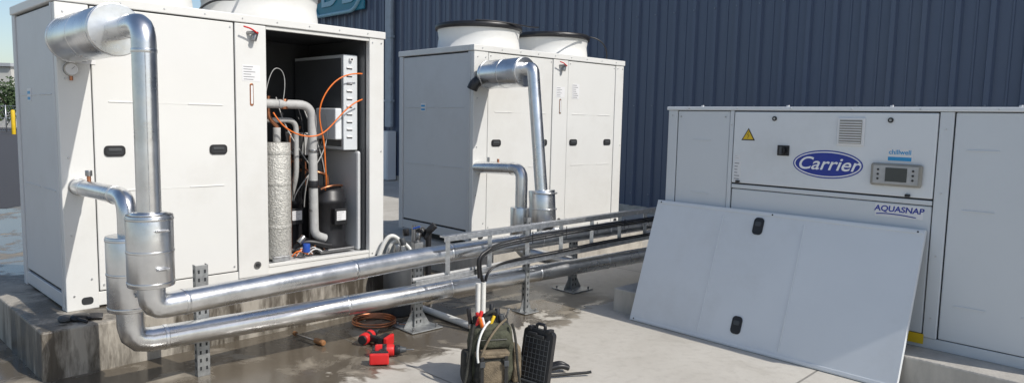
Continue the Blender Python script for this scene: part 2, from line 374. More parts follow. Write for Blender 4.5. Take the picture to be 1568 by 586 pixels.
tube(G2,"fan_cable",[(2.1,.3,2.64),(2.25,.2,2.62),(2.33,.2,2.5),(2.3,.2,2.36)],.008,'black',smooth=True)
tube(G2,"fan_cable",[(.3,.35,2.66),(.6,.12,2.66),(.95,.2,2.62),(1.15,.25,2.66)],.008,'black',smooth=True)
disc(G1,"gauge_case",(.075,-.02,1.86),.042,.042,.03,'steelclip'); disc(G1,"gauge_dial",(.075,-.0365,1.86),.035,.035,.003,'label')
beam(G1,"gauge_needle",(.075,-.039,1.86),(.095,-.039,1.88),.003,.002,'ink'); cyl(G1,"gauge_stem",(.075,-.02,1.82),(.075,-.02,1.79),.01,'copper')
label(G1,.17,1.93,.10,.06,-.0065,3)
# ---- open bay contents
g=G1
cyl(g,"water_vessel",(1.565,.18,.44),(1.565,.18,1.38),.11,'foil'); 
for z in (.7,1.05,1.3): band(g,"vessel_tape",(1.565,.18,.44),(1.565,.18,1.38),(z-.44)/.94,.112,.03,'foil')
cyl(g,"vessel_nozzle",(1.57,.18,1.38),(1.57,.18,1.5),.03,'greypipe')
box(g,"electrical_enclosure",(2.165,2.305),(.13,.95),(1.31,2.13),'grey',.006)
box(g,"enclosure_door",(2.155,2.1645),(.15,.93),(1.34,2.10),'encl',.004)  # left face, its shade painted in as a darker grey
for i in range(10):
    z=1.42+i*.066
    box(g,"louvre",(2.195,2.25),(.121,.1295),(z,z+.014),'label',.003)
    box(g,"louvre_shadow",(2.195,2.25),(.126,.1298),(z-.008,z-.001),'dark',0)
disc(g,"enclosure_lock",(2.235,.118,2.09),.017,.017,.02,'label'); disc(g,"enclosure_lock_core",(2.235,.107,2.09),.009,.009,.004,'black')
box(g,"junction_box",(2.09,2.154),(.14,.46),(1.40,1.67),'grey_lt',.01)
box(g,"junction_box",(1.98,2.154),(.5,.8),(1.25,1.45),'greypipe',.01)
def compressor(a,b,z0,z1,r):
    lathe(g,"compressor_shell",[(0.001,z0),(r*1.05,z0),(r*1.08,z0+.03),(r,z0+.06),(r,z1-.16),(r*1.06,z1-.15),(r*1.06,z1-.12),(r,z1-.11),(r*.95,z1-.05),(r*.7,z1-.012),(0.001,z1)],'black',(a,b,0))
    box(g,"compressor_terminal_box",(a-.05,a+.07),(b-r-.05,b-r+.01),(z0+.22,z0+.36),'black',.008)
    label(g,a+.01,z0+.30,.09,.08,b-r-.051,4)
    box(g,"compressor_foot",(a-r*1.15,a+r*1.15),(b-r*1.1,b+r),(z0-.02,z0+.012),'steelclip',.01)
compressor(2.09,.27,.45,1.0,.15)
compressor(1.80,.50,.45,.98,.15)
tube(g,"discharge_pipe",[(1.42,.15,1.69),(1.87,.15,1.69),(1.87,.12,.60),(1.97,.12,.56)],.036,'greypipe',rad=.12)
tube(g,"suction_pipe",[(1.45,.25,1.56),(1.78,.25,1.56),(1.78,.25,1.1),(1.78,.4,.8)],.022,'greypipe',rad=.08)
tube(g,"liquid_line",[(1.50,.18,1.75),(1.50,.18,1.58),(1.58,.18,1.5)],.016,'copper',rad=.04)
cyl(g,"pipe_union",(1.87,.132,1.00),(1.87,.132,1.06),.044,'black')
cyl(g,"pipe_union",(1.62,.15,1.65),(1.62,.15,1.73),.03,'copper')
for z in (1.3,.8): cyl(g,"pipe_clamp",(1.87,.132,z),(1.87,.132,z+.02),.040,'steelclip')
tube(g,"copper_line",[(1.74,.28,.45),(1.74,.28,1.45),(1.9,.4,1.5)],.011,'copper',rad=.05)
tube(g,"copper_line",[(1.70,.34,.45),(1.70,.34,1.2),(1.95,.4,1.22),(1.95,.4,.95)],.011,'copper',rad=.05)
tube(g,"copper_line",[(2.09,.27,1.0),(2.09,.27,1.09),(1.98,.27,1.12),(1.95,.5,1.12)],.013,'copper',rad=.04)
tube(g,"compressor_sling",[(1.95,.15,.98),(2.05,.10,1.03),(2.2,.15,1.0),(2.24,.3,.98)],.010,'copper',smooth=True)
tube(g,"orange_cable",[(2.30,.05,1.97),(2.12,.04,1.97),(1.95,.05,1.84),(1.86,.06,1.62),(1.95,.08,1.40),(1.96,.1,1.2),(1.98,.1,1.02),(2.02,.2,.95)],.006,'orange',smooth=True)
tube(g,"orange_cable",[(2.30,.05,1.75),(2.16,.03,1.71),(1.98,.04,1.50),(1.86,.05,1.42),(1.66,.06,1.44),(1.54,.07,1.53),(1.50,.1,1.62)],.006,'orange',smooth=True)
for k in range(14):
    a0=random.uniform(1.6,2.1); a1=random.uniform(1.7,2.12); zz=random.uniform(1.0,1.5)
    tube(g,"control_wire",[(a0,.3,random.uniform(1.2,1.75)),(a0+.05,.2,zz),(a1,.25,zz-.15),(a1+.05,.35,random.uniform(.8,1.0))],.005,'black' if k%4 else 'greypipe',smooth=True)
tube(g,"wire_loop",[(1.42,.07,1.75),(1.45,.05,1.95),(1.53,.05,2.0),(1.6,.06,1.9),(1.57,.07,1.72)],.003,'greypipe',smooth=True)
tube(g,"suction_hose",[(1.70,.16,.50),(1.8,.12,.60),(1.92,.08,.50),(2.0,.08,.50)],.022,'black',smooth=True)
cyl(g,"valve_body",(1.77,.08,.47),(1.77,.08,.54),.03,'blue'); cyl(g,"valve_body",(1.71,.10,.55),(1.76,.10,.60),.025,'steelclip')
for k in range(12):
    a=random.uniform(1.66,1.9); tube(g,"loose_wire",[(a,.12,.44),(a+.03,.08,random.uniform(.5,.62)),(a+.09,.1,random.uniform(.45,.6)),(a+.15,.12,.44)],.005,random.choice(['black','black','orange','label','blue','copper']),smooth=True)
box(g,"bay_bracket",(1.46,1.60),(.04,.07),(.43,.47),'galv',.003)
# ---------------------------------------------------------------- insulated pipework
def loc1(a,b,z,o=(-2.870,4.446),yw=.8086):
    c,s=math.cos(yw),math.sin(yw); return Vector((o[0]+a*c-b*s,o[1]+a*s+b*c,z))
def loc2(a,b,z): return loc1(a,b,z,(-.415,7.212),.742)
PW=group("insulated_pipework")
A=loc1(.08,-.0,2.045);Bq=loc1(.08,-.88,2.045)
cyl(PW,"drum_cladding",loc1(.08,-.03,2.045),Bq,.142,'jacket',seg=64,bev=.004)
band(PW,"drum_seam",A,Bq,.06,.1445,.02); band(PW,"drum_seam",A,Bq,.97,.1445,.02); band(PW,"drum_seam",A,Bq,.52,.1435,.012)
V1=loc1(.08,-1.29,0); V2=loc1(.08,-.95,0)
def v(p,z): return Vector((p.x,p.y,z))
RZ=2.045
tube(PW,"riser_pipe",[loc1(.08,-.84,RZ),v(V1,RZ),v(V1,1.0)],.059,'jacket',rad=.10,n=5,res=10)
band(PW,"pipe_joint",loc1(.08,-.84,RZ),v(V1,RZ),.55,.0615,.02); band(PW,"pipe_joint",v(V1,RZ),v(V1,1.07),.14,.0615,.02)
cyl(PW,"jacket_top_cone",v(V1,1.075),v(V1,1.09),.112,'jacket',r2=.06,seg=56,bev=0)
cyl(PW,"valve_jacket",v(V1,.70),v(V1,1.075),.114,'jacket',seg=56,bev=.005)
for z in (.72,.885,1.055): cyl(PW,"jacket_bead",v(V1,z-.007),v(V1,z+.007),.1165,'jacket',seg=56)
up1=Vector((-.64,5.02,.6)); up2=Vector((1.32,6.95,.6)); up3=Vector((4.2,9.6,.6))
lo0=Vector((V2.x,V2.y,.31)); lo1=Vector((-.65,5.17,.30)); lo2=Vector((1.32,6.88,.30)); lo3=Vector((4.2,9.4,.30))
tube(PW,"supply_pipe",[v(V1,.72),v(V1,.58),up1,up2,up3],.068,'jacket',rad=.12,n=4,res=10)
stub0=loc1(.09,0,1.115)
tube(PW,"return_stub_pipe",[stub0,v(V2,1.13),v(V2,.9)],.050,'jacket',rad=.10,n=4,res=10)
cyl(PW,"stub_collar",loc1(.09,-.006,1.115),loc1(.09,-.02,1.115),.055,'steelclip')
band(PW,"pipe_joint",stub0,v(V2,1.13),.18,.053,.02); band(PW,"pipe_joint",stub0,v(V2,1.13),.80,.053,.02)
tube(PW,"gauge_tapping",[loc1(.09,-.25,1.12),loc1(.09,-.25,1.22)],.012,'copper',rad=0); cyl(PW,"tapping_cap",loc1(.09,-.25,1.2),loc1(.09,-.25,1.235),.02,'steelclip')
cyl(PW,"valve_jacket",v(V2,.50),v(V2,.92),.112,'jacket',seg=56,bev=.005)
for z in (.52,.71,.90): cyl(PW,"jacket_bead",v(V2,z-.007),v(V2,z+.007),.1145,'jacket',seg=56)
tube(PW,"return_pipe",[v(V2,.52),lo0,lo1,lo2,lo3],.070,'jacket',rad=.10,n=3,res=10)
for (p,q,rr) in ((v(V1,.58),up1,.0705),(up1,up2,.0705),(lo0,lo1,.0725),(lo1,lo2,.0725)):
    n=2 if (q-p).length<2.2 else 3
    for i in range(n):
        band(PW,"pipe_joint",p,q,(i+.35)/n if i else .09,rr,.022)
    # lap seam along the jacket, on the yard side, slightly above mid-height
    d=(q-p).normalized(); side=Vector((d.y,-d.x,0)).normalized(); off=side*(rr-.0025)*math.cos(R(40))+Vector((0,0,(rr-.0025)*math.sin(R(40))))
    tube(PW,"lap_seam",[p+d*.18+off,q+off],.0022,'galv',rad=0,res=2)
tube(PW,"lap_seam",[v(V1,1.1)+Vector((.03,-.0512,0)),v(V1,1.9)+Vector((.03,-.0512,0))],.002,'galv',rad=0,res=2)
for V,zz,rr,sgn in ((V1,(.80,1.0),.116,1),(V2,(.6,.82),.114,1)):
    for z in zz:
        d=Vector((-V.x,-V.y,0)).normalized(); d=Matrix.Rotation(R(28),3,'Z')@d
        t=Vector((-d.y,d.x,0)); c=v(V,z)+d*(rr+.004)
        beam(PW,"toggle_clip",c-t*.03,c+t*.03,.03,.012,'galv'); beam(PW,"toggle_lever",c+d*.012-t*.04,c+d*.012+t*.012,.014,.006,'steelclip')
cyl(PW,"drum_cladding",loc2(.1,-.10,2.05),loc2(.1,-.66,2.06),.142,'jacket',seg=64,bev=.004)
for k in (.05,.5,.96): band(PW,"drum_seam",loc2(.1,-.10,2.05),loc2(.1,-.66,2.06),k,.1445,.018)
cyl(PW,"drum_inlet",loc2(.1,.0,2.05),loc2(.1,-.10,2.05),.07,'black')
tube(PW,"rubber_coupling",[loc2(.08,-.04,2.02),loc2(.02,-.08,2.0),loc2(-.04,-.06,1.95),loc2(-.05,-.04,1.90)],.055,'black',rad=.05)
tube(PW,"riser_pipe",[loc2(.1,-.64,2.08),loc2(.1,-.76,2.10),loc2(.1,-.92,.9)],.060,'jacket',rad=.12,n=5,res=10)
cyl(PW,"valve_jacket",loc2(.1,-.95,.62),loc2(.1,-.92,.95),.125,'jacket',seg=56,bev=.005)
for z in (.64,.78,.93): cyl(PW,"jacket_bead",loc2(.1,-.95,z-.006),loc2(.1,-.95,z+.006),.128,'jacket',seg=56)
tube(PW,"drop_pipe",[loc2(.1,-.95,.64),loc2(.1,-.95,.55),loc2(.15,-1.35,.58)],.06,'jacket',rad=.1)
tube(PW,"return_stub_pipe",[loc2(.06,0,1.11),loc2(.1,-.64,1.13),loc2(.1,-.64,.72)],.06,'jacket',rad=.10,n=4,res=10)
cyl(PW,"valve_jacket",loc2(.1,-.64,.48),loc2(.1,-.64,.76),.105,'jacket',seg=56,bev=.005)
tube(PW,"drop_pipe",[loc2(.1,-.64,.5),loc2(.1,-.64,.32),loc2(.15,-1.3,.31)],.06,'jacket',rad=.1)
band(PW,"pipe_joint",loc2(.06,0,1.11),loc2(.1,-.64,1.13),.8,.063,.02)
cyl(PW,"tapping",loc2(.09,-.15,1.15),loc2(.09,-.15,1.22),.012,'steelclip'); cyl(PW,"tapping",loc2(.09,-.3,1.15),loc2(.09,-.3,1.21),.012,'copper')
# ---------------------------------------------------------------- strut posts
def strut(x,y,h,yaw=.75,base=True,w=.075,mt='galvdull'):
    g=group("strut_post",(x,y,0),yaw)
    box(g,"channel_web",(-w/2,w/2),(-.02,-.016),(.0,h),mt,.001)
    box(g,"channel_flange",(-w/2,-w/2+.004),(-.0155,.03),(.0,h),mt,.001)
    box(g,"channel_flange",(w/2-.004,w/2),(-.0155,.03),(.0,h),mt,.001)
    bm=bmesh.new(); z=.05
    while z<h-.02:
        for k in ((-.018,.018) if w>.06 else (0,)):
            bmesh.ops.create_cube(bm,size=1,matrix=Matrix.Translation((k,-.0205,z))@Matrix.Diagonal((.011,.002,.022,1)))
        for s in (-1,1):
            bmesh.ops.create_cube(bm,size=1,matrix=Matrix.Translation((s*(w/2+.0003),.008,z))@Matrix.Diagonal((.002,.014,.022,1)))
        z+=.05
    obj_from_bm(bm,"slots",g,'dark')
    if base:
        s=w*1.9
        box(g,"base_plate",(-s,s),(-s,s),(.003,.012),'galvdull',.003)
        for k in (-1,1):
            bm=bmesh.new(); vs=[bm.verts.new(p) for p in ((k*w/2*1.05,0,.012),(k*s*.85,0,.012),(k*w/2*1.05,0,.14))]; f=bm.faces.new(vs)
            r=bmesh.ops.extrude_face_region(bm,geom=[f]); bmesh.ops.translate(bm,verts=[q for q in r['geom'] if isinstance(q,bmesh.types.BMVert)],vec=(0,.005,0))
            obj_from_bm(bm,"gusset",g,'galvdull')
            for j in (-1,1): cyl(g,"anchor_bolt",(k*s*.75,j*s*.75,.012),(k*s*.75,j*s*.75,.035),.009,'steelclip',seg=8)
    return g
strut(-1.88,4.19,.69,base=False)
strut(-.71,5.28,.66)
strut(.60,6.62,.5)
strut(.135,5.78,.80,base=True,w=.042)
# ---------------------------------------------------------------- cable tray
CT=group("cable_tray")
t0=Vector((-.46,5.02,0)); td=Vector((.70,.714,0)); tn=Vector((.714,-.70,0))
def T(s,z,n=0): return t0+td*s+tn*n+Vector((0,0,z))
zt_=lambda s:.757+.002*s; zl=lambda s:.445+.010*s
E=4.2
beam(CT,"top_rail",T(-.05,zt_(0)),T(E,zt_(E)),.055,.012,'galv'); beam(CT,"top_rail_lip",T(-.05,zt_(0)-.02,.025),T(E,zt_(E)-.02,.025),.004,.032,'galv')
beam(CT,"bottom_rail",T(-.30,zl(-.3)),T(E,zl(E)),.055,.012,'galv'); beam(CT,"bottom_rail_lip",T(-.30,zl(-.3)+.018,.025),T(E,zl(E)+.018,.025),.004,.032,'galv')
s=0.
while s<E:
    beam(CT,"rung",T(s,zl(s)+.006,.006),T(s,zt_(s)-.006,.006),.034,.010,'galv'); s+=.42
for k in range(3):
    n=.034+.010*k; o=.024*k
    tube(CT,"cable",[T(.33,.36,n),T(.27,.47,n),T(.28,.58+o,n),T(.5,.63+o*.8,n),T(1.0,.635+o,n),T(1.8,.66+o*.7,n),T(2.6,.64+o*.8,n),T(E,.66+o*.6,n)],.007,'black',smooth=True)
for k in range(2):
    n=.034+.012*k; o=.020*k
    tube(CT,"cable",[T(.35,.38,n),T(.36,.47,n),T(.52,.50+o,n),T(1.1,.49+o,n),T(1.9,.52+o,n),T(2.7,.50+o,n),T(E,.53+o,n)],.007,'black',smooth=True)
tube(CT,"conduit",[T(-.3,.475,-.02),T(1.5,.485,-.02),T(E,.51,-.02)],.013,'greypipe',smooth=True)
tube(CT,"drop_cable_guard",[T(.27,.42,.055),T(.25,.58,.055),T(.38,.63,.055)],.013,'black',rad=.08)
for s_ in (.84,1.26,1.68,2.1): beam(CT,"cable_tie",T(s_,.62,.065),T(s_,.72,.065),.006,.003,'black')
WC=group("white_conduit_run")
for k in (0,1):
    p=T(.26+.055*k,0,.055)
    tube(WC,"riser",[p,p+Vector((0,0,.38))],.019,'pvc',rad=0); cyl(WC,"collar",p,p+Vector((0,0,.05)),.025,'pvc')
e=T(.27,.03,.055)
tube(WC,"ground_run",[(-.78,5.78,.03),(-.40,5.36,.03),(e.x,e.y,.03)],.026,'pvc',rad=.05)
HS=group("drain_hoses")
tube(HS,"hose",[loc1(2.40,-.05,.35),loc1(2.46,-.07,.55),loc1(2.55,-.1,.58),loc1(2.62,-.14,.45),loc1(2.60,-.2,.30)],.019,'pvc',smooth=True)
tube(HS,"hose",[loc1(2.50,-.03,.33),loc1(2.52,-.05,.50),loc1(2.62,-.1,.52),loc1(2.70,-.2,.40),loc1(2.68,-.45,.02)],.015,'pvc',smooth=True)
TV=group("expansion_vessel",(-.92,5.62,0))
lathe(TV,"shell",[(.001,0),(.10,0),(.112,.02),(.112,.44),(.09,.50),(.001,.52)],'greyplastic')
cyl(TV,"neck",(0,0,.5),(0,0,.58),.03,'steelclip')
VC=group("valve_cluster",(-.84,6.0,0))
for k in range(12):
    x,y,z=random.uniform(-.1,.13),random.uniform(-.05,.1),random.uniform(.40,.64)
    cyl(VC,"valve",(x,y,z),(x+random.uniform(-.06,.06),y,z+.06),random.uniform(.018,.032),random.choice(['black','steelclip','black','dark','greyplastic']),seg=16)
tube(VC,"pipe",[(0,0,0),(0,0,.68)],.02,'steelclip',rad=0); tube(VC,"pipe",[(.12,.05,0),(.12,.05,.62)],.025,'black',rad=0)
tube(VC,"lever",[(.0,-.05,.66),(.06,-.06,.68)],.007,'blue',rad=0)
# ---------------------------------------------------------------- grey chiller (right)
G3=group("packaged_chiller",(1.2874,5.8552,0),-.805)
g=G3; L3=2.95; D3=2.0; zb=.2; zt=1.738
box(g,"base_frame",(0,L3),(.0,D3),(zb,zb+.07),'grey',.005)
box(g,"body_core",(.02,L3-.02),(.03,D3-.02),(zb+.07,zt-.03),'side',0)
box(g,"panel_gap_shadow",(.03,L3-.03),(.008,.0298),(zb+.0705,zt-.0285),'dark',0)
box(g,"top_cap",(-.012,L3+.012),(-.016,D3),(zt-.028,zt),'grey_lt',.006)
box(g,"post_left",(0,.085),(-.004,.029),(zb+.071,zt-.03),'grey',.005)
box(g,"left_panel",(.092,.555),(-.002,.029),(zb+.075,zt-.034),'grey',.007)
box(g,"post",(.560,.592),(-.008,.029),(zb+.071,zt-.03),'grey',.004)
box(g,"control_panel_door",(.600,1.985),(-.012,.029),(1.160,1.700),'grey_lt',.006)
box(g,"lower_cross_rail",(.600,1.985),(-.008,.029),(1.118,1.148),'grey',.004)
box(g,"lower_access_panel",(.600,1.985),(-.003,.029),(zb+.09,1.112),'grey',.007)
box(g,"post",(1.992,2.07),(-.008,.029),(zb+.071,zt-.03),'grey',.005)
box(g,"right_panel",(2.078,2.83),(-.002,.029),(zb+.075,zt-.034),'grey',.007)
box(g,"post_right",(2.84,L3),(-.004,.029),(zb+.071,zt-.03),'grey',.005)
for z in (1.47,1.10,.5): 
    box(g,"pressing",(2.15,2.32),(-.0065,-.0015),(z,z+.010),'grey',.003)
    box(g,"pressing",(2.5,2.7),(-.0065,-.0015),(z,z+.010),'grey',.003)
for z in (1.47,1.05):
    box(g,"pressing",(.24,.40),(-.0065,-.0015),(z,z+.010),'grey',.003)
bolts(g,[(.04,zt-.07),(.04,.4),(.576,1.6),(.576,.9),(.576,.5),(2.03,1.6),(2.03,1.2),(2.03,.8),(2.03,.4),(.12,1.66),(.52,1.66),(.12,.35)],-.0095,.006)
bolts(g,[(.2+k*.42,zt-.014) for k in range(7)],-.018,.007)
for k in range(4): cyl(g,"cap_screw",(.3+k*.7,.02,zt),(.3+k*.7,.02,zt+.012),.012,'galv',seg=8)
yF=-.012
def tri(name,a,z,s,y,m):
    bm=bmesh.new(); vs=[bm.verts.new(p) for p in ((a-s,y,z-s*.8),(a+s,y,z-s*.8),(a,y,z+s*.9))]; f=bm.faces.new(vs)
    r=bmesh.ops.extrude_face_region(bm,geom=[f]); bmesh.ops.translate(bm,verts=[q for q in r['geom'] if isinstance(q,bmesh.types.BMVert)],vec=(0,-.001,0)); obj_from_bm(bm,name,g,m)
tri("warning_triangle_border",.72,1.53,.055,yF,'black'); tri("warning_triangle",.72,1.528,.042,yF-.0015,'yellow')
for p,q in (((.727,1.552),(.712,1.528)),((.712,1.528),(.728,1.528)),((.728,1.528),(.716,1.503))):
    beam(g,"warning_bolt",(p[0],yF-.0032,p[1]),(q[0],yF-.0032,q[1]),.005,.001,'black',0)
disc(g,"door_lock",(.92,yF-.004,1.652),.017,.017,.008,'black'); disc(g,"door_lock",(1.71,yF-.004,1.652),.017,.017,.008,'black')
disc(g,"lock_core",(.92,yF-.009,1.652),.008,.008,.002,'steelclip'); disc(g,"lock_core",(1.71,yF-.009,1.652),.008,.008,.002,'steelclip')
box(g,"vent_frame",(1.375,1.555),(yF-.012,yF),(1.475,1.665),'label',.006)
for i in range(9):
    z=1.495+i*.017; box(g,"vent_slat",(1.395,1.535),(yF-.02,yF-.0125),(z,z+.007),'label',.001)
box(g,"vent_gap",(1.392,1.538),(yF-.0135,yF-.0122),(1.49,1.65),'beige',0)
box(g,"isolator_plate",(.955,1.045),(yF-.008,yF),(1.385,1.46),'black',.004); cyl(g,"isolator_knob",(1.0,yF-.008,1.423),(1.0,yF-.04,1.423),.024,'black'); box(g,"isolator_lever",(.992,1.008),(yF-.055,yF-.04),(1.395,1.45),'greyplastic',.003)
disc(g,"logo_rim",(1.318,yF-.001,1.340),.240,.098,.002,'logo'); disc(g,"logo_ring",(1.318,yF-.0028,1.340),.231,.089,.001,'logow'); disc(g,"logo_field",(1.318,yF-.004,1.340),.222,.081,.001,'logo')
text(g,"logo_text","Carrier",(1.318,yF-.0052,1.340),.125,'logow',.32,bold=.0012,ox=1.12)
box(g,"service_sticker",(1.70,1.86),(yF-.0015,yF),(1.385,1.47),'label',0); box(g,"service_sticker_band",(1.71,1.85),(yF-.0025,yF-.0016),(1.39,1.415),'sky_blue',0)
text(g,"sticker_text","chillwell",(1.78,yF-.002,1.445),.042,'sky_blue',0,bold=.0006)
box(g,"display_housing",(1.615,1.925),(yF-.03,yF),(1.225,1.372),'beige',.015,seg=3)
box(g,"display_face",(1.635,1.905),(yF-.0325,yF-.0302),(1.24,1.357),'greypipe',.002)
box(g,"display_screen",(1.71,1.84),(yF-.035,yF-.033),(1.255,1.345),'screen',.001)
for z in (1.27,1.30,1.33):
    for a in (1.665,1.875): disc(g,"display_button",(a,yF-.034,z),.007,.007,.004,'black',16)
box(g,"door_latch",(.64,.67),(yF-.018,yF),(1.163,1.18),'black',.003); box(g,"door_latch",(1.83,1.86),(yF-.018,yF),(1.163,1.18),'black',.003)
box(g,"model_badge",(1.65,1.94),(-.0045,-.003),(1.02,1.105),'label',.001); text(g,"badge_text","AQUASNAP",(1.795,-.0052,1.072),.052,'logo',.1,ox=1.08,bold=.0012)
tube(g,"badge_swoosh",[(1.66,-.006,1.035),(1.75,-.006,1.048),(1.9,-.006,1.03)],.003,'logo',smooth=True)
label(g,.645,1.25,.055,.15,yF,6); label(g,.64,1.355,.045,.035,yF,2)
box(g,"tag",(1.86,2.0),(-.0105,-.009),(.225,.29),'yellow',0) ; 
# ---------------------------------------------------------------- detached panel leaning
lean=math.atan2(.34,.965)
c,s=math.cos(-.805),math.sin(-.805)
a0,b0=-.035,-.39
LP=group("detached_access_panel",(1.2874+a0*c-b0*s,5.8552+a0*s+b0*c,.004),-.805)
inn=group("panel_sheet"); inn.parent=LP; inn.rotation_euler=(-lean,0,0)
Lw,Lh=2.01,1.02
box(inn,"face",(0,Lw),(0,.004),(0,Lh),'grey_lt',.001)
box(inn,"insulation_foam",(.03,Lw-.03),(.0045,.026),(.03,Lh-.03),'foam',.003)
for n,x,z in (("bottom_flange",(0,Lw),(0,.004)),("top_flange",(0,Lw),(Lh-.004,Lh)),("left_flange",(0,.004),(.0045,Lh-.0045)),("right_flange",(Lw-.004,Lw),(.0045,Lh-.0045))):
    box(inn,n,x,(.0042,.035),z,'grey_lt',.001)
box(inn,"top_edge_fold",(0.01,Lw-.01),(-.006,-.0003),(Lh-.03,Lh-.006),'grey_lt',.003)
box(inn,"bottom_edge_fold",(0.01,Lw-.01),(-.006,-.0003),(.006,.03),'grey_lt',.003)
for k in (.305,.62): box(inn,"pressing",(Lw*k,Lw*k+.010),(-.006,.0),(.05,Lh-.06),'grey_lt',.003)
handle(inn,Lw*.455,Lh-.115,-.0005,True,.13,.078); handle(inn,Lw*.455,.16,-.0005,True,.13,.078)
for a,z in ((.04,Lh-.018),(Lw-.04,Lh-.018),(.04,.018),(Lw-.04,.018),(Lw*.5,Lh-.018)): disc(inn,"screw_hole",(a,-.0065,z),.006,.006,.002,'dark',12)
# ---------------------------------------------------------------- backpack
def blob(g,name,c,size,m,p=3.2,taper=.85,seg=40,nz=.03):
    bm=bmesh.new(); bmesh.ops.create_uvsphere(bm,u_segments=seg,v_segments=24,radius=1)
    for v_ in bm.verts:
        x,y,z=v_.co; n=(abs(x)**p+abs(y)**p+abs(z)**p)**(1/p); x,y,z=x/n,y/n,z/n
        k=1+(taper-1)*(z*.5+.5); w=1+nz*math.sin(x*7+z*9)+nz*math.sin(y*8-z*6)+nz*.6*math.sin(x*15+y*11+z*17)
        v_.co=Vector((x*size[0]*k*w,y*size[1]*k*w,z*size[2]))
    o=obj_from_bm(bm,name,g,m,True); o.location=c; return o
BP=group("tool_backpack",(-.11,4.19,0),R(14))
blob(BP,"main_body",(0,.01,.19),(.150,.10,.19),'olive',5,.84,nz=.015)
blob(BP,"front_pocket",(-.015,-.10,.115),(.105,.045,.105),'bag',5,.88,nz=.02)
blob(BP,"front_pocket_panel",(-.015,-.135,.10),(.075,.018,.075),'tan',4,.9,nz=.02)
blob(BP,"front_pocket_flap",(-.015,-.115,.215),(.105,.042,.022),'tan',4,.95,nz=.02)
blob(BP,"side_pocket",(-.155,-.02,.11),(.03,.07,.10),'bag',5,.88,nz=.02)
blob(BP,"side_pocket",(.15,-.02,.12),(.03,.07,.115),'tan',5,.88,nz=.02)
blob(BP,"side_pocket_trim",(.165,-.03,.16),(.022,.05,.02),'bag',4,.9,nz=.02)
blob(BP,"upper_pocket",(.01,-.09,.295),(.095,.035,.052),'olive',4,.88,nz=.02)
blob(BP,"lid",(0,.03,.385),(.115,.07,.028),'bag',3,.85,nz=.03)
tube(BP,"carry_handle",[(-.05,.0,.39),(-.045,-.02,.455),(.045,-.02,.46),(.06,.0,.39)],.011,'bag',smooth=True)
for x in (-.085,.06):
    box(BP,"compression_strap",(x-.010,x+.010),(-.166,-.158),(.03,.21),'rubber',.002)
    box(BP,"buckle",(x-.015,x+.015),(-.176,-.167),(.15,.185),'greyplastic',.003)
tube(BP,"loose_strap",[(.11,-.08,.38),(.14,-.12,.30),(.12,-.15,.16),(.15,-.16,.03)],.008,'bag',smooth=True)
tube(BP,"loose_strap",[(-.12,-.07,.38),(-.155,-.11,.30),(-.15,-.12,.14),(-.19,-.12,.02)],.009,'bag',smooth=True)
tube(BP,"hose_strap",[(-.02,-.05,.39),(-.09,-.12,.37),(-.125,-.15,.27),(-.11,-.165,.18)],.007,'pvc',smooth=True)
tube(BP,"hose_strap",[(.08,-.05,.40),(.0,-.13,.38),(-.06,-.15,.30),(-.09,-.165,.22)],.007,'tan',smooth=True)
box(BP,"zip",(-.09,.07),(-.129,-.124),(.30,.304),'steelclip',0)
for x,y,m,l,r in ((-.12,-.03,'red',.09,.012),(-.085,.02,'red',.07,.011),(-.07,-.05,'orange',.07,.010),(-.03,-.04,'yellow',.06,.010),(.01,.03,'black',.11,.014),(.045,-.03,'black',.10,.016),(.10,.02,'steelclip',.09,.007),(-.14,.04,'black',.10,.013),(-.055,-.06,'label',.06,.008),(.08,-.04,'greyplastic',.07,.014),(.12,-.02,'black',.06,.012),(.03,.05,'blue',.07,.009)):
    dx,dy=random.uniform(-.04,.04),random.uniform(-.03,.03); x*=.85
    cyl(BP,"tool_handle",(x,y,.34),(x+dx,y+dy,.36+l),r,m,seg=14,bev=.004); cyl(BP,"tool_collar",(x,y,.33),(x+dx*.2,y+dy*.2,.36),r*1.2,'steelclip',seg=12)
TC=group("tool_case",(.155,4.15,0),R(-34),tilt=(R(-9),R(2)))
rplate(TC,"shell",0,.17,.21,.34,-.02,.02,.03,'black')
box(TC,"rim",(-.10,.10),(-.034,-.0205),(.015,.024),'greyplastic',.002)
for i in range(9): box(TC,"grid_rib",(-.085,.085),(-.026,-.0205),(.04+i*.03,.043+i*.03),'greyplastic',.001)
for i in range(7): box(TC,"grid_rib",(-.085+i*.0278,-.082+i*.0278),(-.0255,-.0206),(.03,.29),'greyplastic',.001)
for x in (-.08,.05): box(TC,"latch",(x,x+.03),(-.03,.03),(.325,.352),'black',.006)
tube(TC,"handle",[(-.03,0,.335),(-.03,0,.37),(.03,0,.37),(.03,0,.335)],.010,'black',rad=.02)
for x,z in ((-.03,.30),(.02,.29)): box(TC,"loose_tool",(x-.03,x+.03),(-.045,-.031),(z,z+.02),'rubber',.004)
TS=group("pry_bar_set",(.40,4.27,0),R(8))
tube(TS,"bar",[(-.14,.0,.02),(.0,.02,.02),(.10,.02,.025),(.13,.02,.03)],.009,'rubber',rad=.03)
tube(TS,"pliers_jaw",[(-.15,.08,.03),(-.05,.09,.05),(.0,.1,.03)],.018,'black',rad=.03); tube(TS,"pliers_jaw",[(-.15,.13,.03),(-.05,.12,.06),(.0,.12,.03)],.016,'black',rad=.03)
